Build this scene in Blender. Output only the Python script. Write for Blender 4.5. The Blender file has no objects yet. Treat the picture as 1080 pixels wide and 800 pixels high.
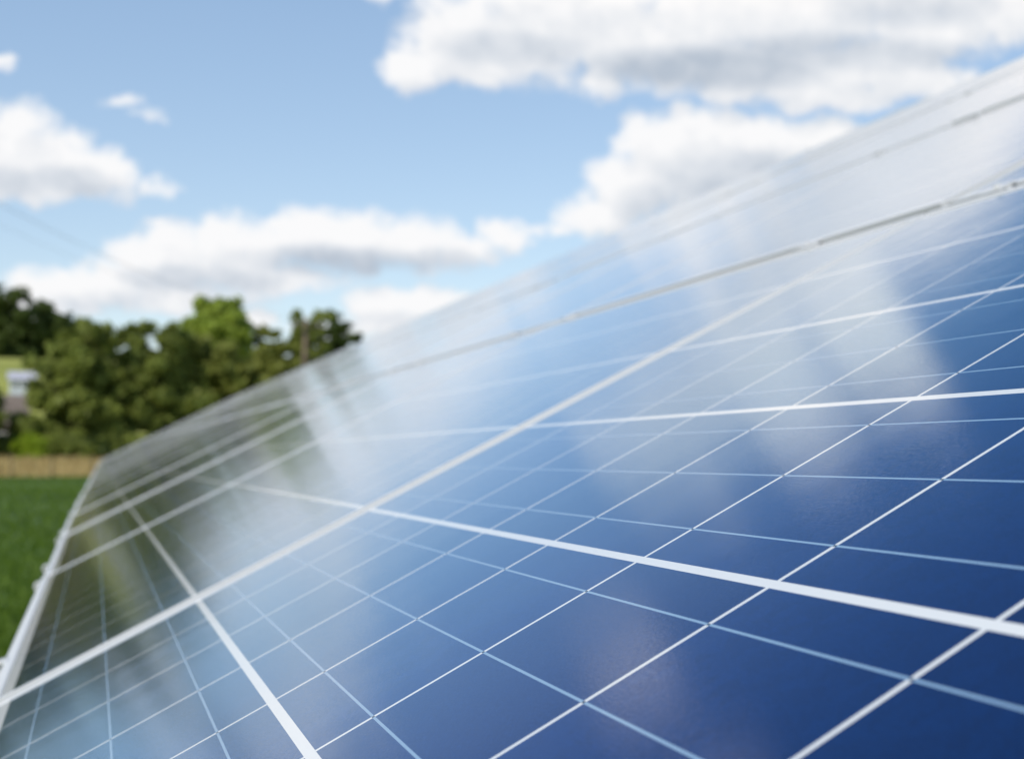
import bpy, bmesh, math, random
import numpy as np
from mathutils import Vector, Matrix, noise
random.seed(7); rng = np.random.default_rng(7)
S = bpy.context.scene
R = math.radians

# ------------------------------------------------------------------ camera
GROUND_TO_EDGE = 0.90                       # height of the array's lower edge above the grass
cam_d = bpy.data.cameras.new('camera'); cam = bpy.data.objects.new('camera', cam_d)
S.collection.objects.link(cam); S.camera = cam
CAM = Vector((0.05898, -1.49249, 0.19786 + GROUND_TO_EDGE))
RW = ((0.893643772, 0.0227197567, 0.448201541), (-0.448777005, 0.0454537243, 0.892487064), (-9.53368e-05, -0.998708051, 0.0508155438))
M = Matrix(((RW[0][0], -RW[0][1], -RW[0][2]), (RW[1][0], -RW[1][1], -RW[1][2]), (RW[2][0], -RW[2][1], -RW[2][2])))
cam.matrix_world = Matrix.Translation(CAM) @ M.to_4x4()
cam_d.sensor_width = 36; cam_d.lens = 1658.76 / 1080 * 36
cam_d.shift_x = -(934.58 - 540) / 1080
cam_d.clip_start = 0.02; cam_d.clip_end = 3000
cam_d.dof.use_dof = True; cam_d.dof.focus_distance = 0.69; cam_d.dof.aperture_fstop = 13.0
cam_d.dof.aperture_blades = 0

# ------------------------------------------------------------------ sky and sun
SUN_EL, SUN_AZ = 38.0, -130.0               # azimuth measured from +Y towards +X
S.view_settings.view_transform = 'Standard'; S.view_settings.look = 'None'
S.view_settings.gamma = 1; S.view_settings.use_curve_mapping = False
S.view_settings.exposure = 0.3
sd = bpy.data.lights.new('sun', 'SUN'); so = bpy.data.objects.new('sun', sd); S.collection.objects.link(so)
sd.energy = 3.2; sd.angle = R(0.53); sd.color = (1.0, 0.93, 0.82)
sv = Vector((math.sin(R(SUN_AZ)) * math.cos(R(SUN_EL)), math.cos(R(SUN_AZ)) * math.cos(R(SUN_EL)), math.sin(R(SUN_EL))))
so.rotation_euler = sv.to_track_quat('Z', 'Y').to_euler(); so.location = (-8, -6, 9)

class NT:
    """tiny helper round a node tree"""
    def __init__(s, t): s.t = t; s.n = t.nodes; s.l = t.links
    def new(s, typ, **kw):
        n = s.n.new(typ)
        for k, v in kw.items(): setattr(n, k, v)
        return n
    def put(s, sock, v):
        if isinstance(v, bpy.types.NodeSocket): s.l.new(v, sock)
        elif v is not None: sock.default_value = v
    def m(s, op, a, b=None, c=None, clamp=False):
        n = s.new('ShaderNodeMath', operation=op, use_clamp=clamp)
        for i, v in enumerate((a, b, c)): s.put(n.inputs[i], v)
        return n.outputs[0]
    def vm(s, op, a, b=None, out=0):
        n = s.new('ShaderNodeVectorMath', operation=op); s.put(n.inputs[0], a)
        if b is not None: s.put(n.inputs[1], b)
        return n.outputs['Value'] if out == 'v' else n.outputs[0]
    def mix(s, f, a, b):
        n = s.new('ShaderNodeMix', data_type='RGBA'); s.put(n.inputs[0], f); s.put(n.inputs[6], a); s.put(n.inputs[7], b)
        return n.outputs[2]
    def noise(s, v, scale, detail=4, rough=.5, dist=0):
        n = s.new('ShaderNodeTexNoise'); s.put(n.inputs['Vector'], v); s.put(n.inputs['Scale'], scale)
        s.put(n.inputs['Detail'], detail); s.put(n.inputs['Roughness'], rough); s.put(n.inputs['Distortion'], dist)
        return n
    def step(s, x, a, b, clamp=True, smooth=True):
        n = s.new('ShaderNodeMapRange', interpolation_type='SMOOTHSTEP' if smooth else 'LINEAR'); s.put(n.inputs[0], x)
        s.put(n.inputs[1], a); s.put(n.inputs[2], b)
        return n.outputs[0]
def rgb(*c): return (c[0], c[1], c[2], 1)

# clouds: azimuth, elevation, half width, half height (degrees), weight -- directions in the sky dome
CL = [(-2.5,9.8,1.97,1.38,1.0),(-4.2,9.7,2.0,1.7,1.0),(-0.6,9.2,1.71,.92,1.0),(-1.9,8.9,2.3,.72,1),(1.6,9.0,.92,.43,.62),(0.4,11.6,1.05,.34,.42),(1.5,11.2,.8,.38,.42),(-3.0,12.4,.39,.46,.45),
 (-1.2,5.5,1.64,.79,.95),(0.1,5.7,1.64,.79,.95),(1.2,6.4,1.05,.98,1),(2.2,7.0,1.12,.98,1),(4.3,7.2,1.64,1.12,1),(6.7,7.5,1.8,1.12,1),(8.2,7.5,1.64,1.05,1),(10.0,7.5,1.64,1.0,1),(11.3,7.2,1.8,.7,.85),(12.9,7.9,1.05,.8,.72),(1.9,7.9,.72,.33,.5),(-1.2,4.9,1.64,.52,.8),(4.1,6.2,3.94,.59,.9),(1.8,5.5,3.61,.66,.85),
 (8.7,5.3,1.38,.66,1),(10.3,5.4,1.57,.66,1),(9.7,4.8,2.95,.52,1),(4.7,4.7,.85,.46,.8),(7.2,4.4,1.97,.33,.6),
 (9.9,13.4,1.31,.85,.9),(11.2,14.6,1.97,1.48,1),(11.8,13.6,1.97,.72,.9),(13.8,14.8,2.95,1.64,1),(16.5,13.5,1.2,.8,.9),(15.1,15.8,4.59,1.64,1),(17.8,14.5,2.95,1.3,1),(20.6,14.0,3.61,1.25,1),(23.7,13.9,3.61,1.15,1),(26.5,14.3,2.95,1.3,1),(28.3,15.4,2.95,1.2,1),(24.8,13.1,2.4,.7,1),(27.6,13.7,2.2,.8,1),(22.0,16.1,6.56,1.9,1),(29.0,17.0,4.59,1.8,1),(31.0,16.0,2.62,1.2,.95),(9.2,15.9,1.31,.33,.7),
 (16.5,8.6,1.8,.98,.95),(17.5,9.8,1.64,1.48,1),(18.2,11.2,1.57,1.2,1),(19.4,11.7,1.97,.95,1),(21.6,11.6,2.62,1.0,1),(24.2,11.6,1.7,.75,.95),(20.6,10.1,3.94,1.8,1),(23.7,10.1,3.61,1.64,1),(15.2,8.3,1.31,.46,.6),(26.5,9.6,3.2,1.7,1),(13.9,8.2,.98,.33,.45),
 # seen mirrored in the glass only: above and left of the view
 (15.0,18.2,2.0,2.3,1),(18.6,19.4,1.8,2.6,1.05),(25.5,17.6,4.6,1.7,.9),(10.6,17.4,1.2,.8,.45),(3.2,18.9,3.0,1.9,.5),(-6.8,8.2,1.6,1.0,.8),(-4.8,11.0,1.7,1.2,1),(-5.0,5.8,2.0,.8,.7),(1.0,24.5,3.0,1.4,.6),(33,10,4,2.2,1),(38,14,5,2.6,1)]
def cloud_group():
    g = bpy.data.node_groups.new('cloud_field', 'ShaderNodeTree')
    g.interface.new_socket('P', in_out='INPUT', socket_type='NodeSocketVector')
    g.interface.new_socket('F', in_out='OUTPUT', socket_type='NodeSocketFloat')
    T = NT(g); gi = T.new('NodeGroupInput'); go = T.new('NodeGroupOutput'); P = gi.outputs[0]
    w = T.noise(P, .55, 3, .55)
    w = T.vm('MULTIPLY', T.vm('SUBTRACT', w.outputs['Color'], (.5, .5, .5)), (1.5, .9, 0))
    w2 = T.noise(P, 1.7, 2, .5)
    w2 = T.vm('MULTIPLY', T.vm('SUBTRACT', w2.outputs['Color'], (.5, .5, .5)), (.8, .5, 0))
    Q = T.vm('ADD', T.vm('ADD', P, w), w2)
    F = None
    for a, e, ra, re, wt in CL:
        d = T.vm('MULTIPLY', T.vm('SUBTRACT', Q, (a, e, 0)), (1 / ra, 1 / re, 0))
        q = T.m('SUBTRACT', wt, T.m('MULTIPLY', T.vm('DOT_PRODUCT', d, d, out='v'), .75))
        F = q if F is None else T.m('MAXIMUM', F, q)
    F = T.m('MAXIMUM', F, -1.2)
    # broken cumulus over the rest of the dome
    sx = T.new('ShaderNodeSeparateXYZ'); T.l.new(P, sx.inputs[0])
    big = T.noise(P, .045, 3, .5).outputs['Fac']
    G = T.m('MULTIPLY', T.m('SUBTRACT', big, .54), 6.5)
    outside = T.m('MAXIMUM', T.step(T.m('ABSOLUTE', T.m('SUBTRACT', sx.outputs[0], 15.0)), 25, 31), T.step(sx.outputs[1], 33, 38))
    G = T.m('SUBTRACT', T.m('MULTIPLY', T.m('ADD', G, 1.2), outside), 1.2)
    F = T.m('MAXIMUM', F, G)
    f1 = T.noise(T.vm('ADD', P, w2), .70, 8, .60).outputs['Fac']
    F = T.m('ADD', F, T.m('MULTIPLY', T.m('SUBTRACT', f1, .5), 1.7))
    T.l.new(F, go.inputs[0]); return g
W = bpy.data.worlds.new('World'); S.world = W; W.use_nodes = True
T = NT(W.node_tree); T.n.clear()
sky = T.new('ShaderNodeTexSky', sky_type='NISHITA'); sky.sun_disc = False
sky.sun_elevation = R(SUN_EL); sky.sun_rotation = R(SUN_AZ); sky.altitude = 100; sky.air_density = .85; sky.dust_density = .45; sky.ozone_density = 2.0
tc = T.new('ShaderNodeTexCoord'); sx = T.new('ShaderNodeSeparateXYZ'); T.l.new(T.vm('NORMALIZE', tc.outputs['Generated']), sx.inputs[0])
az = T.m('MULTIPLY', T.m('ARCTAN2', sx.outputs[0], sx.outputs[1]), 57.29578)
el = T.m('MULTIPLY', T.m('ARCSINE', sx.outputs[2]), 57.29578)
cb = T.new('ShaderNodeCombineXYZ'); T.l.new(az, cb.inputs[0]); T.l.new(el, cb.inputs[1]); P = cb.outputs[0]
G = cloud_group()
def field(p):
    n = T.new('ShaderNodeGroup'); n.node_tree = G; T.put(n.inputs[0], p); return n.outputs[0]
F0 = field(P); F1 = field(T.vm('ADD', P, (-.35, .85, 0)))
dens = T.step(F0, -.12, .72)
dens = T.m('MULTIPLY', dens, T.step(el, -1, 1.5))
lit = T.m('ADD', T.m('MULTIPLY', T.m('SUBTRACT', F0, F1), .34), .72)
thick = T.step(F0, .45, 1.7)
belly = None                                # the shaded undersides: azimuth, elevation, half width, half height, depth
for a_, e_, ra_, re_, wt_ in ((20.3,14.0,4.2,.75,1.1),(24.8,14.6,4.5,.7,.7),(27.5,16.3,3.2,.8,.5),(13.0,14.4,2.6,.6,.55),(17.3,13.9,2.0,.55,.6),(22.0,9.9,3.4,1.2,.75),(18.4,9.2,1.5,.8,.5),(25.5,9.8,3,1.2,.7),(7.5,6.8,3.4,.55,.8),(3.0,6.0,2.6,.45,.6),(11.2,7.0,1.5,.45,.6),(-.2,5.2,1.6,.4,.4),(-.8,9.0,1.3,.5,.7),(-3.0,8.8,1.6,.5,.5),(9.6,4.9,2.5,.3,.3)):
    d_ = T.vm('MULTIPLY', T.vm('SUBTRACT', P, (a_, e_, 0)), (1 / ra_, 1 / re_, 0))
    q_ = T.m('MULTIPLY', T.step(T.vm('DOT_PRODUCT', d_, d_, out='v'), 1.7, 0), wt_)
    belly = q_ if belly is None else T.m('MAXIMUM', belly, q_)
lit = T.m('SUBTRACT', lit, T.m('MULTIPLY', thick, .08))
lit = T.m('SUBTRACT', lit, T.m('MULTIPLY', belly, .50), clamp=True)
CB = 6.3
ramp = T.new('ShaderNodeValToRGB'); T.l.new(lit, ramp.inputs[0])
e = ramp.color_ramp.elements; e[0].position = .12; e[0].color = rgb(.50, .57, .66); e[1].position = .86; e[1].color = rgb(1.0, 1.0, 1.0)
m_ = e.new(.5); m_.color = rgb(.76, .80, .85)
skyc = T.vm('ADD', T.vm('MULTIPLY', sky.outputs[0], (.92, .76, .60)), (.55, 1.06, 1.96))   # the thin veil of high haze evens the blue out
skyc = T.vm('MULTIPLY', skyc, T.mix(T.step(el, 14.5, 27), rgb(1, 1, 1), rgb(.52, .76, .84)))   # deeper blue overhead
high = T.m('ADD', 1.0, T.m('MULTIPLY', T.step(el, 15.5, 18.5), .28))
sc_ = T.new('ShaderNodeVectorMath', operation='SCALE'); T.put(sc_.inputs[0], T.vm('MULTIPLY', ramp.outputs[0], (CB, CB, CB * 1.01))); T.put(sc_.inputs['Scale'], high)
cloudc = T.vm('MULTIPLY', sc_.outputs[0], T.mix(T.step(el, 15.5, 18.5), rgb(1, 1, 1), rgb(1.10, 1.0, .90)))
bg = T.new('ShaderNodeBackground'); bg.inputs['Strength'].default_value = 0.124
T.l.new(T.mix(dens, skyc, cloudc), bg.inputs['Color'])
wo = T.new('ShaderNodeOutputWorld'); T.l.new(bg.outputs[0], wo.inputs[0])
W.cycles.sampling_method = 'MANUAL'; W.cycles.sample_map_resolution = 512

# ------------------------------------------------------------------ helpers
COL = S.collection
def tag(o, label=None, cat=None, group=None, kind=None):
    if label: o['label'] = label
    if cat: o['category'] = cat
    if group: o['group'] = group
    if kind: o['kind'] = kind
    return o
def empty(name, loc=(0, 0, 0), rz=0):
    o = bpy.data.objects.new(name, None); COL.objects.link(o); o.location = loc; o.rotation_euler = (0, 0, rz); o.empty_display_size = .2; return o
class MB:
    def __init__(s): s.bm = bmesh.new()
    def box(s, x0, x1, y0, y1, z0, z1):
        v = [s.bm.verts.new(p) for p in ((x0,y0,z0),(x1,y0,z0),(x1,y1,z0),(x0,y1,z0),(x0,y0,z1),(x1,y0,z1),(x1,y1,z1),(x0,y1,z1))]
        for f in ((3,2,1,0),(4,5,6,7),(0,1,5,4),(1,2,6,5),(2,3,7,6),(3,0,4,7)): s.bm.faces.new([v[i] for i in f])
        return s
    def poly(s, pts): s.bm.faces.new([s.bm.verts.new(p) for p in pts]); return s
    def prism(s, prof, a, b):
        """profile of 3-D points offset by vectors a and b"""
        A = [s.bm.verts.new(Vector(p) + Vector(a)) for p in prof]; B = [s.bm.verts.new(Vector(p) + Vector(b)) for p in prof]
        n = len(prof); s.bm.faces.new(A[::-1]); s.bm.faces.new(B)
        for i in range(n): s.bm.faces.new((A[i], A[(i+1) % n], B[(i+1) % n], B[i]))
        return s
    def tube(s, pts, rad, n=8):
        pts = [Vector(p) for p in pts]; rad = rad if hasattr(rad, '__len__') else [rad] * len(pts); rings = []
        for i, p in enumerate(pts):
            t = (pts[min(i+1, len(pts)-1)] - pts[max(i-1, 0)]).normalized()
            a = t.orthogonal().normalized() if not rings else (rings[-1][1] - t * rings[-1][1].dot(t)).normalized()
            b = t.cross(a); rings.append(([s.bm.verts.new(p + (a * math.cos(k*2*math.pi/n) + b * math.sin(k*2*math.pi/n)) * rad[i]) for k in range(n)], a))
        for (r0, _), (r1, _) in zip(rings, rings[1:]):
            for k in range(n): s.bm.faces.new((r0[k], r0[(k+1) % n], r1[(k+1) % n], r1[k]))
        s.bm.faces.new(rings[0][0][::-1]); s.bm.faces.new(rings[-1][0]); return s
    def mesh(s, name, mat, bevel=0, smooth=False):
        if bevel: bmesh.ops.bevel(s.bm, geom=s.bm.edges[:], offset=bevel, segments=2, affect='EDGES', profile=.7)
        bmesh.ops.recalc_face_normals(s.bm, faces=s.bm.faces[:])
        me = bpy.data.meshes.new(name); s.bm.to_mesh(me); s.bm.free(); me.materials.append(mat)
        if smooth: me.polygons.foreach_set('use_smooth', [True] * len(me.polygons))
        return me
    def build(s, name, mat, parent=None, bevel=0, smooth=False):
        return put(name, s.mesh(name, mat, bevel, smooth), parent)
def put(name, me, parent=None):
    o = bpy.data.objects.new(name, me); COL.objects.link(o); o.parent = parent; return o
def material(name, base=None, rough=.6, metal=0, **kw):
    m = bpy.data.materials.new(name); m.use_nodes = True; t = NT(m.node_tree); b = t.n['Principled BSDF']
    if base: b.inputs['Base Color'].default_value = rgb(*base)
    b.inputs['Roughness'].default_value = rough; b.inputs['Metallic'].default_value = metal
    for k, v in kw.items(): b.inputs[k].default_value = v
    return m, t, b
def noisy(name, c0, c1, scale, rough=.7, bump=0, metal=0, detail=5, coord='Object'):
    m, t, b = material(name, None, rough, metal); tc = t.new('ShaderNodeTexCoord')
    n = t.noise(tc.outputs[coord], scale, detail, .6); t.l.new(t.mix(t.step(n.outputs['Fac'], .3, .7), rgb(*c0), rgb(*c1)), b.inputs['Base Color'])
    if bump:
        bp = t.new('ShaderNodeBump'); bp.inputs['Strength'].default_value = .6; bp.inputs['Distance'].default_value = bump
        t.l.new(n.outputs['Fac'], bp.inputs['Height']); t.l.new(bp.outputs[0], b.inputs['Normal'])
    return m

# ------------------------------------------------------------------ the land
def hill(x, y):
    d = math.hypot(x, y); a = math.degrees(math.atan2(x, y))
    s = lambda v, p, q: (lambda t: t * t * (3 - 2 * t))(min(1, max(0, (v - p) / (q - p))))
    z = .12 * noise.noise(Vector((x * .03, y * .03, 0))) * s(d, 20, 60)
    if y > 0 or d > 60:
        z += 1.0 * s(d, 116.5, 121.5)
        z += s(d, 165, 345) * 19.2 * (1 - .72 * s(a, 1, 9)) * (1 if abs(a) < 90 else .5)
        z += s(d, 345, 900) * 6
    return z
def ground():
    rs = [0, 2, 4, 6, 9, 12, 16, 20, 26, 33, 41, 50, 60, 70, 80, 90, 100, 108, 111.5] + [116.0 + .5 * k for k in range(0, 13)] + [124, 130, 140, 150] + [165 + 12 * k for k in range(0, 16)] + [370, 430, 520, 700, 1000, 1600, 2600]
    na = 240; vs = [(0, 0, 0)]; fs = []; mats = []
    for r in rs[1:]:
        for k in range(na):
            a = 2 * math.pi * k / na; x, y = r * math.sin(a), r * math.cos(a); vs.append((x, y, hill(x, y)))
    for k in range(na): fs.append((0, 1 + (k+1) % na, 1 + k)); mats.append(0)
    for i in range(1, len(rs) - 1):
        for k in range(na):
            a = 1 + (i-1) * na + k; b = 1 + (i-1) * na + (k+1) % na; fs.append((a, b, b + na, a + na)); mats.append(1 if 115.8 < rs[i] < 121.9 else (2 if rs[i] >= 121.9 else 0))
    me = bpy.data.meshes.new('ground'); me.from_pydata(vs, [], fs)
    m0 = noisy('lawn_grass', (.058, .115, .009), (.105, .175, .018), .9, .85, .03)
    # broad darker and lighter patches in the turf
    t = NT(m0.node_tree); b = t.n['Principled BSDF']; old = b.inputs['Base Color'].links[0].from_socket; tc = t.new('ShaderNodeTexCoord')
    big = t.noise(tc.outputs['Object'], .09, 3); t.l.new(t.mix(t.step(big.outputs['Fac'], .38, .62), rgb(.032, .070, .007), old), b.inputs['Base Color'])
    m1 = noisy('dry_grass', (.38, .31, .13), (.50, .42, .20), 2.5, .9, .05)
    m2 = noisy('pasture', (.22, .24, .035), (.31, .32, .06), .05, .9, .05)
    for m in (m0, m1, m2): me.materials.append(m)
    me.polygons.foreach_set('material_index', mats); me.polygons.foreach_set('use_smooth', [True] * len(fs))
    me.validate(); o = put('ground', me); tag(o, kind='structure')
ground()

# ------------------------------------------------------------------ solar modules
A = R(28.22)
U = Vector((0, 1, 0)); V = Vector((math.cos(A), 0, math.sin(A))); N = Vector((-math.sin(A), 0, math.cos(A)))
ORG = Vector((0, 0, GROUND_TO_EDGE))
ML, MW = 1.603, 1.005                       # module length along the row, width up the slope
CELL, GU, GV = .156, .002, .005
PU, PV = .158, .161
m_al, t, b = material('anodised_aluminium', (.64, .65, .67), .42, .12)
tc = t.new('ShaderNodeTexCoord'); n_ = t.noise(tc.outputs['Object'], 90, 4); mp = t.new('ShaderNodeMapRange'); t.l.new(n_.outputs['Fac'], mp.inputs[0])
mp.inputs[3].default_value = .30; mp.inputs[4].default_value = .5; t.l.new(mp.outputs[0], b.inputs['Roughness'])
m_galv = noisy('galvanised_steel', (.34, .36, .38), (.5, .52, .54), 14, .45, 0, .8)
m_white = noisy('module_back_sheet', (.7, .7, .7), (.74, .74, .73), 6, .6)
m_black, _, _ = material('black_plastic', (.02, .02, .02), .5)
def cell_material():
    m, t, b = material('cells_under_glass', None, .45)
    tc = t.new('ShaderNodeTexCoord'); sx = t.new('ShaderNodeSeparateXYZ'); t.l.new(tc.outputs['Object'], sx.inputs[0])
    # local x runs along the row (cells start at x = .016), local y up the slope (cells start at y = .0225)
    x = t.m('SUBTRACT', sx.outputs[0], .013); y = t.m('SUBTRACT', sx.outputs[1], .0225)
    fx = t.m('MULTIPLY', t.m('FRACT', t.m('DIVIDE', x, PU)), PU); fy = t.m('MULTIPLY', t.m('FRACT', t.m('DIVIDE', y, PV)), PV)
    inx = t.m('LESS_THAN', fx, CELL - .0011); iny = t.m('LESS_THAN', fy, CELL)
    rx = t.m('MULTIPLY', t.m('GREATER_THAN', x, 0), t.m('LESS_THAN', x, 10 * PU - GU)); ry = t.m('MULTIPLY', t.m('GREATER_THAN', y, 0), t.m('LESS_THAN', y, 6 * PV - GV))
    cell = t.m('MULTIPLY', t.m('MULTIPLY', inx, iny), t.m('MULTIPLY', rx, ry))
    # three bus bars per cell, running along the row
    bb = t.m('ABSOLUTE', t.m('SUBTRACT', t.m('MULTIPLY', t.m('FRACT', t.m('DIVIDE', fy, .052)), .052), .026))
    bus = t.m('MULTIPLY', t.m('LESS_THAN', bb, .00062), t.m('MULTIPLY', iny, t.m('MULTIPLY', ry, rx)))
    # hair-thin silver fingers across the bus bars
    fg = t.m('LESS_THAN', t.m('FRACT', t.m('DIVIDE', fx, .0024)), .05)
    # crystal flakes
    vo = t.new('ShaderNodeTexVoronoi', feature='F1'); t.l.new(tc.outputs['Object'], vo.inputs['Vector']); vo.inputs['Scale'].default_value = 120; 
    sc = t.new('ShaderNodeSeparateColor'); t.l.new(vo.outputs['Color'], sc.inputs[0])
    ci = t.new('ShaderNodeCombineXYZ'); t.l.new(t.m('FLOOR', t.m('DIVIDE', x, PU)), ci.inputs[0]); t.l.new(t.m('FLOOR', t.m('DIVIDE', y, PV)), ci.inputs[1])
    wn = t.new('ShaderNodeTexWhiteNoise', noise_dimensions='3D'); t.l.new(ci.outputs[0], wn.inputs['Vector'])
    oi = t.new('ShaderNodeObjectInfo')
    c = t.mix(sc.outputs[0], rgb(.004, .052, .145), rgb(.005, .076, .205))
    c = t.mix(t.m('MULTIPLY', t.step(wn.outputs['Value'], .3, .9), .75), c, rgb(.006, .026, .080))
    c = t.mix(t.m('MULTIPLY', fg, .35), c, rgb(.25, .33, .45))
    # fine grain over every cell: the glass's sparkle put into the colour
    gr = t.noise(tc.outputs['Object'], 560, 2, .7); c = t.mix(t.m('MULTIPLY', t.step(gr.outputs['Fac'], .50, .72), .55), c, rgb(.030, .12, .30)); c = t.mix(t.m('MULTIPLY', t.step(gr.outputs['Fac'], .48, .28), .5), c, rgb(.001, .012, .045))
    white = rgb(.62, .64, .67)
    col = t.mix(cell, white, c)
    # the ribbon stands clear at the gap between two cells and reads darker there
    ribbon = t.mix(inx, rgb(.05, .07, .10), rgb(.20, .32, .48))
    col = t.mix(bus, col, ribbon)
    t.l.new(col, b.inputs['Base Color'])
    vs_ = t.new('ShaderNodeTexVoronoi', feature='F1'); t.l.new(tc.outputs['Object'], vs_.inputs['Vector']); vs_.inputs['Scale'].default_value = 17
    sv_ = t.new('ShaderNodeSeparateColor'); t.l.new(vs_.outputs['Color'], sv_.inputs[0])
    spk = t.m('MULTIPLY', t.m('LESS_THAN', vs_.outputs['Distance'], t.m('MULTIPLY', sv_.outputs[1], .022)), t.m('GREATER_THAN', sv_.outputs[0], .80))
    col = t.mix(t.m('MULTIPLY', spk, .7), col, rgb(.06, .05, .04)); t.l.new(col, b.inputs['Base Color'])
    t.l.new(t.m('SUBTRACT', 1.0, t.m('MULTIPLY', spk, .8)), b.inputs['Coat Weight'])
    # weather: a faint dust film and a few specks
    n1 = t.noise(tc.outputs['Object'], 3.0, 5, .6)
    b.inputs['Specular IOR Level'].default_value = 0
    # the silicon's anti-reflex film mirrors blue light best
    t.l.new(t.m('MULTIPLY', cell, t.m('SUBTRACT', 1.0, bus)), b.inputs['Metallic']); b.inputs['Specular Tint'].default_value = rgb(.05, .46, .84)
    
    t.l.new(t.m('ADD', .10, t.m('MULTIPLY', t.m('SUBTRACT', 1.0, cell), .4)), b.inputs['Roughness'])
    b.inputs['Coat IOR'].default_value = 1.36
    mr = t.new('ShaderNodeMapRange'); t.l.new(n1.outputs['Fac'], mr.inputs[0]); mr.inputs[3].default_value = .07; mr.inputs[4].default_value = .095
    g3 = t.noise(tc.outputs['Object'], 420, 2, .7)
    t.l.new(t.m('ADD', mr.outputs[0], t.m('MULTIPLY', t.m('SUBTRACT', g3.outputs['Fac'], .5), .22)), b.inputs['Coat Roughness'])
    # patterned solar glass: fine orange-peel relief plus very slow waviness
    g1 = t.noise(tc.outputs['Object'], 800, 2, .6); g2 = t.noise(tc.outputs['Object'], 5.5, 2, .5)
    h = t.m('ADD', t.m('MULTIPLY', g1.outputs['Fac'], .000034), t.m('MULTIPLY', g2.outputs['Fac'], .0004))
    bp = t.new('ShaderNodeBump'); bp.inputs['Strength'].default_value = 1; bp.inputs['Distance'].default_value = 1.0; t.l.new(h, bp.inputs['Height'])
    t.l.new(bp.outputs[0], b.inputs['Coat Normal']); t.l.new(bp.outputs[0], b.inputs['Normal'])
    return m
m_cell = cell_material()

def frame_mesh():
    bm = MB(); w, h, lip = .011, .038, .0010
    # local z = 0 is the glass; the frame lip stands lip above it
    L0, L1, W0, W1 = 0, ML, 0, MW
    bm.box(L0, L1, W0, W0 + w, -h, lip); bm.box(L0, L1, W1 - w, W1, -h, lip)
    bm.box(L0, L0 + w, W0 + w + .0002, W1 - w - .0002, -h, lip); bm.box(L1 - w, L1, W0 + w + .0002, W1 - w - .0002, -h, lip)
    return bm.mesh('frame', m_al, bevel=.0006)
def glass_mesh():
    bm = MB(); bm.box(.0112, ML - .0112, .0112, MW - .0112, -.006, 0); return bm.mesh('glass', m_cell)
FR, GL = frame_mesh(), glass_mesh()
JB = MB().box(ML / 2 - .06, ML / 2 + .06, MW - .20, MW - .09, -.03, -.0065).mesh('junction_box', m_black, bevel=.003)
ORD = ['first', 'second', 'third', 'fourth', 'fifth', 'sixth', 'seventh', 'eighth', 'ninth', 'tenth']
ROWN = ['bottom row', 'second row up', 'third row up', 'top row']
def mod_matrix(o, u, v, u_, v_, n_):
    # local x points back towards the camera (-u), local y up the slope, local z along the normal
    return Matrix(((-u_[0], v_[0], n_[0], o[0]), (-u_[1], v_[1], n_[1], o[1]), (-u_[2], v_[2], n_[2], o[2]), (0, 0, 0, 1)))
first = None
RP = 1.028                                   # row pitch up the slope
V0 = -.0205
UP = 1.618                                   # module pitch along the row
def table(idx, org, u_, v_, n_, u_start, count, label_where, near0=0, missing=()):
    """one rack of modules: origin at the lower edge, u_start = near end, modules laid outward"""
    global first
    for i in range(count):
        for r in range(4):
            if (i, r) in missing: continue
            far_u = u_start + (i + 1) * UP - .014
            p = org + u_ * far_u + v_ * (V0 + r * RP) + n_ * (.0012 * (i % 2) + random.uniform(0, .0008))
            mt = mod_matrix(p, 0, 0, u_, v_, n_)
            jit = Matrix.Rotation(R(random.gauss(0, .06)), 4, 'X') @ Matrix.Rotation(R(random.gauss(0, .045)), 4, 'Y')
            if idx == 0 and i == 1 and r == 0: jit = Matrix()
            c = Matrix.Translation((ML / 2, MW / 2, 0))
            root = empty('solar_panel'); root.matrix_world = mt @ c @ jit @ c.inverted()
            f = put('frame', FR, root); g = put('glass', GL, root)
            if idx == 0: put('junction_box', JB, root)
            if idx == 0 and i == 0: lab = f'blue solar panel nearest the camera side, {ROWN[r]} of the nearest rack'
            elif idx == 0: lab = f'blue solar panel, {ROWN[r]}, {ORD[i]} along from the camera end of the nearest rack'
            else: lab = f'pale glossy solar panel, {ROWN[r]}, {ORD[i]} along in the {label_where}'
            tag(root, lab, 'solar panel', 'solar panels of the tilted array')
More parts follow.
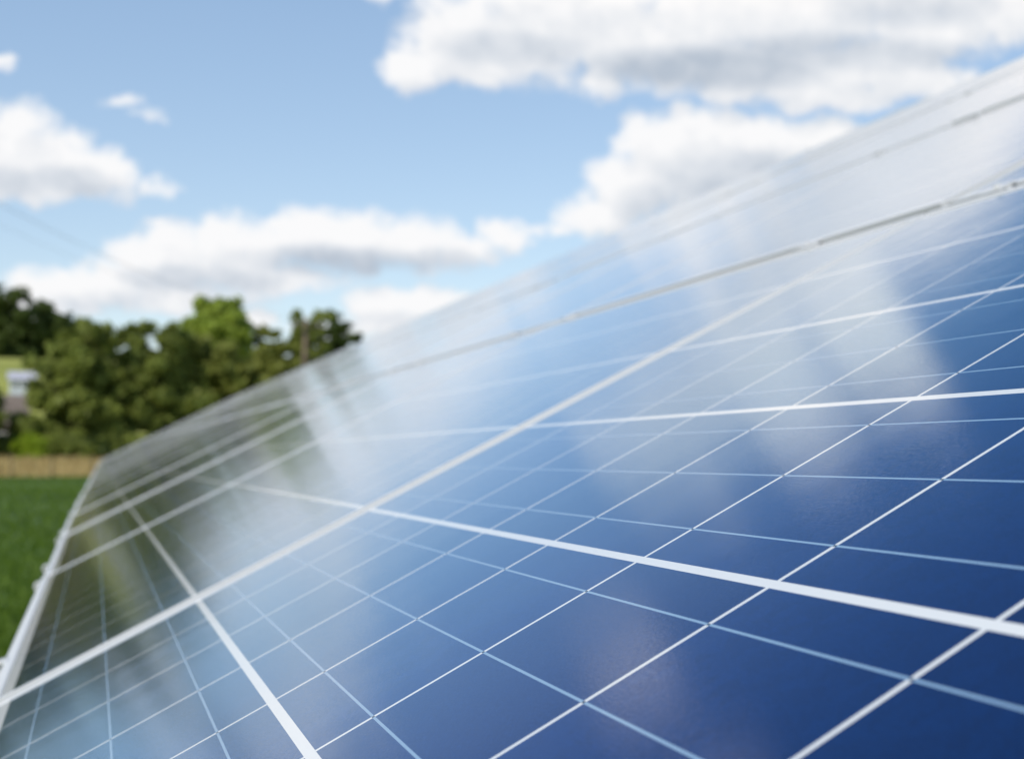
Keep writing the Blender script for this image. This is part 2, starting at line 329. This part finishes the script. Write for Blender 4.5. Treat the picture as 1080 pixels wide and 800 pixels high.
def rack(idx, org, u_, v_, n_, u0, u1, label):
    root = empty('mounting_rack', (org + u_ * u0).to_tuple()); base = Vector(root.location)
    root.rotation_euler = (0, 0, 0)
    def loc(u, v, n): return org + u_ * u + v_ * v + n_ * n - base
    def bar(name, a, b, w, h, mat=m_galv):
        a, b = Vector(a), Vector(b); d = (b - a).normalized(); s_ = d.cross(n_).normalized() * w / 2; k = n_ * h
        MB().prism([s_, -s_, -s_ - k, s_ - k], a, b).build(name, mat, root)
    L = 4 * RP
    # rails up the slope, two under every module; purlins along the row carry them
    k = 0; u = u0 + .34
    rails = []
    while u < u1 - .2:
        rails.append(u); u += (1.14 if k % 2 == 0 else UP - 1.14); k += 1
    for u in rails: bar('rail', loc(u, -.06, -.0445), loc(u, L + .03, -.0445), .04, .04)
    for v in (.75, 3.2): bar('purlin', loc(u0 + .05, v, -.085), loc(u1 - .05, v, -.085), .06, .09)
    # posts into the ground
    npost = max(2, int((u1 - u0) / 3) + 1)
    for j in range(npost):
        uu = u0 + .5 + (u1 - u0 - 1) * j / (npost - 1)
        for v in (.75, 3.2):
            a = loc(uu, v, -.18); wp = a + base; g = hill(wp.x, wp.y) - .3
            MB().box(a.x - .04, a.x + .04, a.y - .03, a.y + .03, g - base.z, a.z + .0).build('post', m_galv, root, bevel=.004)
        a, b = loc(uu, .75, -.19), loc(uu, 3.2, -.19); bar('brace', a, b, .06, .07)
    # mid clamps in the slots between rows, end clamps along both long edges
    cm = []
    for u in rails:
        for r in range(5):
            v = V0 + r * RP - .010 + (0 if 0 < r < 4 else (.004 if r == 0 else -.004))
            if 0 < r < 4:
                c = MB().box(-.03, .03, -.0165, .0165, .0035, .0065).box(-.03, .03, -.006, .006, -.04, .0033)
                c.tube([(0, 0, .0067), (0, 0, .0115)], .0065, 6)
            else:
                s_ = 1 if r == 0 else -1
                c = MB().box(-.03, .03, min(-.004 * s_, .014 * s_), max(-.004 * s_, .014 * s_), .0035, .0060).box(-.03, .03, min(-.006 * s_, -.001 * s_), max(-.006 * s_, -.001 * s_), -.042, .0033)
                c.tube([(0, .004 * s_, .0062), (0, .004 * s_, .0095)], .005, 6)
            me = c.mesh('clamp', m_al); o = put('clamp', me, root)
            mt = mod_matrix(loc(u, v, .0), 0, 0, u_, v_, n_); o.matrix_local = mt @ Matrix.Diagonal((.7, .65, .65, 1))
            if len(cm) >= 95: break
            cm.append(o)
    tag(root, label, 'mounting rack', 'steel racks that carry the panels')
# nearest rack: five modules along, F0 sits between the first and the second
T1_START = .0205 - UP - UP * 0
table(0, ORG, U, V, N, .0205 - UP, 4, 'nearest rack')
rack(0, ORG, U, V, N, .0205 - UP, .0205 + 3 * UP, 'galvanised steel rack under the nearest rows of solar panels')
# farther racks follow the ground, which climbs and swings very slightly
def vpdir(x, y): 
    d = Vector(((x - 934.58) / 1658.76, (y - 400) / 1658.76, 1)); Mx = Matrix(RW); return (Mx @ d).normalized()
u2 = Vector((.00525, .99998, .0046)).normalized()
n2 = u2.cross(Vector((V.x, V.y, V.z))).normalized() * -1
v2 = n2.cross(u2).normalized() * -1
if v2.dot(V) < 0: v2 = -v2
if n2.dot(N) < 0: n2 = -n2
P2 = ORG + U * (.0205 + 3 * UP)
start = .20
for k, (cnt, gap) in enumerate(((3, .16), (6, .2), (6, .2), (6, .2), (6, .2))):
    wh = ['rack just behind the nearest', 'third rack away', 'fourth rack away', 'fifth rack away', 'farthest rack'][k]
    table(k + 1, P2, u2, v2, n2, start, cnt, wh)
    rack(k + 1, P2, u2, v2, n2, start, start + cnt * UP, ['galvanised steel rack directly behind the nearest rack', 'galvanised steel rack third from the camera', 'galvanised steel rack fourth from the camera', 'galvanised steel rack fifth from the camera', 'galvanised steel rack at the far end of the array'][k])
    start += cnt * UP + gap

# ------------------------------------------------------------------ trees
def leaf_material(name, c0, c1):
    m, t, b = material(name, None, .6); at = t.new('ShaderNodeAttribute', attribute_name='tint')
    t.l.new(t.mix(at.outputs['Fac'], rgb(*c0), rgb(*c1)), b.inputs['Base Color']); b.inputs['Specular IOR Level'].default_value = .3
    tr = t.new('ShaderNodeBsdfTranslucent'); t.l.new(t.mix(at.outputs['Fac'], rgb(*[c * 1.3 for c in c0]), rgb(*[c * 1.3 for c in c1])), tr.inputs[0])
    mx = t.new('ShaderNodeMixShader'); mx.inputs[0].default_value = .38; t.l.new(b.outputs[0], mx.inputs[1]); t.l.new(tr.outputs[0], mx.inputs[2])
    t.l.new(mx.outputs[0], t.n['Material Output'].inputs[0]); return m
L_DARK = leaf_material('leaves_dark', (.040, .068, .016), (.105, .145, .030))
L_MID = leaf_material('leaves_mid', (.130, .165, .034), (.240, .285, .060))
L_OLIVE = leaf_material('leaves_olive', (.150, .175, .036), (.265, .295, .064))
L_BRIGHT = leaf_material('leaves_bright', (.20, .27, .035), (.32, .40, .06))
L_LIME = leaf_material('leaves_lime', (.22, .32, .02), (.34, .44, .04))
BARK = noisy('bark', (.06, .045, .03), (.12, .09, .06), 6, .9, .02)
def leaves(name, lobes, n, size, mat, parent, seed):
    """lobes: (x, y, z, rx, ry, rz); leaf-sized quads spread through the outer part of every lobe"""
    g = np.random.default_rng(seed); lob = np.array(lobes, float); vol = lob[:, 3] * lob[:, 4] * lob[:, 5]; 
    # every lobe is broken into smaller clumps so the outline stays uneven
    cl = []
    for l, w in zip(lob, vol / vol.sum()):
        k = max(8, int(w * 130))
        d = g.normal(size=(k, 3)); d /= np.linalg.norm(d, axis=1)[:, None]; rr = g.uniform(.35, 1.0, (k, 1)) ** .6
        cs = .42 * l[3:6].mean() * g.uniform(.55, 1.15, k)
        cl.append(np.c_[l[:3] + d * rr * l[3:6], cs])
    cl = np.concatenate(cl); w = cl[:, 3] ** 2; idx = g.choice(len(cl), n, p=w / w.sum())
    d = g.normal(size=(n, 3)); d /= np.linalg.norm(d, axis=1)[:, None]
    c = cl[idx, :3] + d * (g.uniform(.3, 1, (n, 1)) ** .5) * cl[idx, 3:4] * np.array([1, 1, .8])
    a = g.normal(size=(n, 3)) * .8 + d; a /= np.linalg.norm(a, axis=1)[:, None]; b_ = np.cross(a, g.normal(size=(n, 3))); b_ /= np.linalg.norm(b_, axis=1)[:, None]; e_ = np.cross(a, b_)
    s = (size * g.uniform(.6, 1.3, n))[:, None]
    vs = np.stack([c + b_ * s, c + e_ * s * .55, c - b_ * s, c - e_ * s * .55], 1).reshape(-1, 3)
    me = bpy.data.meshes.new(name); me.vertices.add(4 * n); me.vertices.foreach_set('co', vs.ravel()); me.loops.add(4 * n); me.loops.foreach_set('vertex_index', np.arange(4 * n))
    me.polygons.add(n); me.polygons.foreach_set('loop_start', np.arange(n) * 4)
    at = me.attributes.new('tint', 'FLOAT', 'FACE'); clt = g.uniform(0, 1, len(cl)); at.data.foreach_set('value', np.clip(clt[idx] * .7 + g.uniform(0, .3, n), 0, 1).astype(np.float32))
    me.materials.append(mat); me.update(); me.validate(); return put(name, me, parent)
PX = 1658.76
def bearing(x): # photograph column -> bearing of a thing that stands there
    d = Matrix(RW) @ Vector(((x - 934.58) / PX, (484.5 - 400) / PX, 1)); return math.atan2(d.x, d.y)
def place(x, D):
    a = bearing(x); return CAM.x + D * math.sin(a), CAM.y + D * math.cos(a)
def tree(name, px, D, lobes, mat, n, label, seed, size=.36, trunk=True, cat='tree', group='trees beyond the meadow'):
    """lobes as (dx, height, half width, half height) in metres across the line of sight"""
    x, y = place(px, D); z = hill(x, y); root = empty(name, (x, y, z)); a = bearing(px); cx, sx_ = math.cos(a), -math.sin(a); g = random.Random(seed)
    L = []
    for dx, h, rw, rh in lobes:
        dd = g.uniform(-.5, .5) * rw; L.append((dx * cx - dd * sx_, dx * sx_ + dd * cx, h, rw, rw * 1.0, rh))
    if trunk:
        top = max(l[2] for l in L); r0 = .028 * top
        tm = MB().tube([(0, 0, -.3), (.03, .05, top * .25), (-.08, 0, top * .5), (.05, .02, top * .8)], [r0 * 1.25, r0, r0 * .7, r0 * .25], 9)
        for l in L:
            tm.tube([(0, .0, top * .22), (l[0] * .5, l[1] * .5, (l[2] + top * .25) / 2), (l[0], l[1], l[2])], [r0 * .5, r0 * .33, r0 * .1], 6)
        tm.build('trunk', BARK, root, smooth=True)
    leaves('crown', L, int(n * 1.35), size, mat, root, seed); tag(root, label, cat, group)
tree('broadleaf_tree', 77, 127, [(-2.1,2.4,1.8,2.5),(-2.4,5.9,1.4,1.9),(2.3,3.8,1.5,2.8),(-1.3,5.2,1.6,2.2),(.4,3.0,2.1,2.9),(.3,6.6,1.9,2.2),(1.3,8.3,1.4,1.7),(1.6,4.6,1.5,2.6),(.9,9.5,.8,.8),(-.6,8.2,1.1,1.1)], L_MID, 9000, 'broad green tree leftmost in the row behind the dry grass, sloping left side', 11)
tree('broadleaf_tree', 168, 129, [(-.6,4.4,2.0,2.8),(-3.0,4.8,1.4,2.9),(-2.7,7.2,1.0,1.4),(-1.8,3.2,1.6,2.6),(-.8,6.3,1.9,2.4),(-.9,9.2,1.6,1.6),(-2.0,8.0,1.2,1.8),(1.0,7.6,1.8,2.2),(1.7,3.8,1.8,2.8),(.8,9.3,1.1,1.0)], L_MID, 9000, 'dull green rounded tree second from the left in the tree row', 12)
tree('broadleaf_tree', 218, 131, [(-1.9,4.0,1.9,2.8),(.2,3.6,2.0,2.6),(-.9,7.4,2.0,2.2),(1.3,6.6,1.7,2.4)], L_OLIVE, 8000, 'olive green tree standing in front of the bright domed crown', 13)
tree('broadleaf_tree', 225, 142, [(0,9.5,2.6,2.8),(-.6,12.0,1.9,1.7),(.9,12.0,1.7,1.6),(0,5.5,2.2,3.0)], L_BRIGHT, 8500, 'bright yellow green domed tree rising highest in the middle of the row', 14)
tree('conifer_tree', 262, 146, [(0,3.5,1.6,2.8),(.1,7.2,1.3,2.4),(.2,10.0,.9,1.4)], L_DARK, 5000, 'narrow dark tree between the bright domed crown and the olive trees', 15)
tree('broadleaf_tree', 290, 133, [(-1.7,3.6,1.6,2.6),(-.4,6.6,1.6,2.2),(-.1,9.4,1.2,1.3),(1.0,4.0,1.7,2.6),(1.2,7.4,1.2,1.6)], L_OLIVE, 6500, 'olive green tree left of the wooden pole', 16)
tree('broadleaf_tree', 327, 134, [(-.9,5.0,1.5,2.4),(-.3,9.8,1.3,1.8),(.5,7.2,1.4,2.0),(.8,11.0,.9,1.1),(-.9,10.9,.8,.9),(.6,4.0,1.6,2.4)], L_MID, 5200, 'green tree directly behind the wooden pole', 17)
tree('broadleaf_tree', 358, 137, [(-.6,8.0,1.4,1.7),(-.3,11.2,1.2,1.2),(.9,9.2,1.3,1.5),(1.6,7.4,1.2,1.4),(0,4.6,2.0,2.6),(-.9,9.9,.8,.9)], L_DARK, 5600, 'dark tree at the right end of the row, partly behind the panels', 18)
for k, (px, D, s_) in enumerate(((-64, 127, .8), (-140, 128, 1.0), (-200, 125, 1.1), (-260, 128, 1.0), (-330, 124, .95))):
    tree('broadleaf_tree', px, D, [(-1.9*s_,3.2,2.0,2.7),(0,5.8*s_,2.2,2.4),(1.8*s_,3.6,2.0,2.7),(.5,7.3*s_,1.6,1.5)], (L_MID, L_OLIVE, L_DARK)[k % 3], 4200,
         ['green tree just outside the left edge, seen only mirrored in the glass', 'olive tree farther left, seen only mirrored in the glass', 'dark tree well to the left, seen only mirrored in the glass', 'tall green tree far to the left of the meadow', 'olive tree at the far left end of the meadow'][k], 30 + k)
for k, (px, D, hh, wd) in enumerate(((-30, 352, 17, 6.5), (5, 350, 15.5, 6), (36, 356, 13.5, 5), (62, 362, 11.5, 5), (88, 366, 10.5, 5), (-75, 356, 15, 6), (-125, 360, 14, 6))):
    tree('hilltop_tree', px, D, [(-wd*.45,hh*.3,wd*.6,hh*.36),(wd*.4,hh*.3,wd*.6,hh*.36),(-wd*.3,hh*.1,wd*.6,hh*.16),(wd*.3,hh*.1,wd*.6,hh*.16),(-wd*.2,hh*.7,wd*.5,hh*.28),(wd*.25,hh*.66,wd*.5,hh*.28)], L_DARK, 5200,
         ['dark tree on the hilltop at the left edge of the view', 'tall dark tree above the bright hill field', 'dark rounded tree second along the hilltop wood', 'low dark tree where the hilltop wood slopes down', 'lowest dark hilltop tree, behind the leftmost tree of the row', 'dark hilltop tree beyond the left edge', 'dark hilltop tree farthest left'][k], 50 + k, size=.5, group='dark wood on the hilltop')
tree('shrub', 33, 125, [(-.5,.85,.75,.8),(.45,.9,.8,.85),(0,1.5,.6,.5)], L_LIME, 2200, 'lime green shrub in front of the brown roofed barn', 70, size=.12, trunk=True, cat='shrub', group='shrubs at the field edge')
tree('shrub', -6, 126, [(-.8,.7,1.0,.8),(.6,1.0,1.0,.9),(-1.8,1.1,1.0,1.0)], L_DARK, 2500, 'dark shrub at the left edge below the barn roof', 71, size=.14, trunk=True, cat='shrub', group='shrubs at the field edge')
for k, px in enumerate((64, 96, 128, 165)):
    tree('hedge_bush', px, 125.5, [(-1,.8,1.1,.9),(.2,1.0,1.2,1.0),(1.2,.8,1.1,.9)], L_DARK if k % 2 else L_MID, 2200, ['low green bush under the leftmost tree', 'dark low bush just left of the array corner', 'green bush behind the array corner', 'dark bush behind the far rack'][k], 75 + k, size=.15, trunk=True, cat='bush', group='bushes along the foot of the trees')

# ------------------------------------------------------------------ farm buildings
m_wall = noisy('pale_blue_render', (.44, .50, .60), (.52, .57, .66), 1.2, .8)
m_slate = noisy('pale_slate', (.36, .37, .46), (.46, .46, .55), 3, .6)
m_tile = noisy('brown_tiles', (.13, .105, .09), (.20, .165, .145), 2.5, .85, .03)
m_brick = noisy('dark_boards', (.035, .03, .022), (.07, .055, .04), 2, .85)
m_glass, _, _ = material('window_glass', (.03, .05, .07), .12)
m_paint, _, _ = material('white_paint', (.7, .7, .68), .5)
def house(name, px, D, w, d, hw, hr, mw, mr, label, wins, door=None):
    x, y = place(px, D); z = min(hill(x + i, y + j) for i in (-w / 2, w / 2) for j in (-d/2, d / 2)); root = empty(name, (x, y, z), -bearing(px))
    lift = .6
    MB().box(-w/2, w/2, -d/2, d/2, -.5, hw).prism([(-w/2+.01, -d/2+.01, hw), (-w/2+.01, d/2-.01, hw), (-w/2+.01, 0, hw + hr - .08)], (0, 0, 0), (w - .02, 0, 0)).build('wall', mw, root)
    rf = MB(); o = .3
    for s in (-1, 1):
        k = hr / (d / 2); y1 = s * (d/2 + o); z1 = hw - o * k
        rf.prism([(0, 0, hw + hr + .06), (0, y1, z1 + .06), (0, y1, z1 + .2), (0, 0, hw + hr + .2)], (-w/2 - o, 0, 0), (w/2 + o, 0, 0))
    rfo = rf.build('roof', mr, root)
    if door:
        dr = MB().box(door - .5, door + .5, -d/2 - .05, -d/2 - .005, 0, 2.05).build('door', m_brick if mw is not m_brick else m_paint, root)
        MB().box(door + .33, door + .42, -d/2 - .10, -d/2 - .052, .98, 1.04).build('handle', m_galv, dr)
    for wx, wz, ww, wh in wins:
        f = MB().box(wx - ww/2 - .07, wx + ww/2 + .07, -d/2 - .05, -d/2 - .004, wz - .07, wz + wh + .07).build('window', m_paint, root)
        MB().box(wx - ww/2, wx - .03, -d/2 - .065, -d/2 - .052, wz, wz + wh).box(wx + .03, wx + ww/2, -d/2 - .065, -d/2 - .052, wz, wz + wh).build('pane', m_glass, f)
    tag(root, label, 'house' if 'house' in name else 'barn'); return root
house('farm_house', 21, 256, 3.1, 3.6, 2.2, .95, m_wall, m_slate, 'small pale blue grey house with slate roof in the hill field', [(-.85, .9, .7, .9), (.25, .9, .7, .9)], 1.1)
house('barn', -44, 138, 8.6, 5, 2.9, 2.0, m_brick, m_tile, 'dark barn with brown tiled roof at the left edge below the hill field', [(2.6, 1.3, .8, .8), (-1.5, 1.3, .8, .8)], .9)

# ------------------------------------------------------------------ fence, pole and wires
WOOD = noisy('weathered_wood', (.09, .065, .045), (.17, .13, .09), 5, .85, .004)
FW = noisy('fence_wood', (.09, .07, .045), (.15, .12, .08), 8, .9)
m_wire, _, _ = material('dark_wire', (.05, .05, .055), .5, .3)
def fence():
    root = empty('wire_fence', (*place(98, 115.3), 0)); pts = []
    for k in range(-9, 10):
        x, y = place(98 + k * 43, 115.3); z = hill(x, y); p = Vector((x, y, z)) - root.location; pts.append(p); r = .05
        MB().tube([p + Vector((0, 0, -.3)), p + Vector((0.01, 0, .7)), p + Vector((0, 0, 1.25))], [r, r, r * .85], 8).build('post', FW, root)
    for h in (.3, .6, .9, 1.15): MB().tube([p + Vector((0, -.075, h)) for p in pts], .004, 5).build('wire', m_wire, root)
    tag(root, 'low wire fence with dark wooden posts before the dry grass', 'fence')
fence()
def pole(px, D, H, label, turn):
    x, y = place(px, D); z = hill(x, y); root = empty('utility_pole', (x, y, z), turn)
    MB().tube([(0, 0, -.5), (0, 0, H * .5), (0, 0, H)], [.17, .15, .12], 12).build('shaft', WOOD, root, smooth=True)
    MB().box(-.9, .9, -.19, -.12, H - .45, H - .33).build('crossarm', WOOD, root, bevel=.01); ends = []
    for dx in (-.8, 0, .8):
        zz = H - .33 if dx else H
        MB().tube([(dx, -.155 if dx else 0, zz), (dx, -.155 if dx else 0, zz + .12), (dx, -.155 if dx else 0, zz + .2)], [.035, .06, .03], 8).build('insulator', m_paint, root)
        q = Matrix.Rotation(turn, 4, 'Z') @ Vector((dx, -.155 if dx else 0, zz + .2)); ends.append(Vector((x, y, z)) + q)
    tag(root, label, 'utility pole', 'wooden poles of the power line'); return ends
ea = pole(319.5, 96, 9.1, 'brown wooden utility pole standing before the trees', .5)
eb = pole(-95, 46, 8.3, 'wooden utility pole left of the view that carries the near wire ends', .5)
for k, (a, b) in enumerate(zip(ea, eb)):
    pts = [a.lerp(b, t_ / 16) - Vector((0, 0, .8 * 4 * (t_ / 16) * (1 - t_ / 16))) for t_ in range(17)]
    ctr = pts[8].copy(); o = MB().tube([p - ctr for p in pts], .0035, 6).build('power_line', m_wire); o.location = ctr
    tag(o, ['lowest thin dark power line crossing the sky at left', 'middle thin dark power line crossing the sky at left', 'uppermost thin dark power line crossing the sky at left'][k], 'cable', 'overhead power lines')

# ------------------------------------------------------------------ grass blades in the meadow
def blades(name, n, dmin, dmax, h0, h1, mat, seed, wmul=1.0):
    g = np.random.default_rng(seed); r = dmin * (dmax / dmin) ** g.uniform(0, 1, n); a = np.radians(g.uniform(-22, 9, n)); x = r * np.sin(a); y = r * np.cos(a)
    z = np.array([hill(i, j) for i, j in zip(x, y)]); h = g.uniform(h0, h1, n); w = (.006 + r * .0006) * wmul; th = g.uniform(0, 6.28, n)
    dx, dy = np.cos(th) * w, np.sin(th) * w; lx, ly = g.normal(0, .3, n) * h, g.normal(0, .3, n) * h
    v = np.stack([np.c_[x - dx, y - dy, z - .01], np.c_[x + dx, y + dy, z - .01], np.c_[x + lx, y + ly, z + h]], 1).reshape(-1, 3)
    me = bpy.data.meshes.new(name); me.vertices.add(3 * n); me.vertices.foreach_set('co', v.ravel()); me.loops.add(3 * n); me.loops.foreach_set('vertex_index', np.arange(3 * n))
    me.polygons.add(n); me.polygons.foreach_set('loop_start', np.arange(n) * 3)
    at = me.attributes.new('tint', 'FLOAT', 'FACE'); at.data.foreach_set('value', g.uniform(0, 1, n).astype(np.float32)); me.materials.append(mat); me.update(); me.validate()
    return tag(put(name, me), None, None, None, 'stuff')
L_GRASS = leaf_material('meadow_blades', (.056, .112, .009), (.110, .185, .018))
L_DRY = leaf_material('dry_blades', (.38, .30, .13), (.56, .46, .24))
g_ = blades('meadow_grass', 110000, 4, 115.5, .04, .10, L_GRASS, 5); g_['label'] = 'short green grass of the meadow'
g_ = blades('dry_grass', 14000, 116.8, 121.8, .15, .5, L_DRY, 6, 1.0); g_['label'] = 'tall dry yellow grass on the bank'
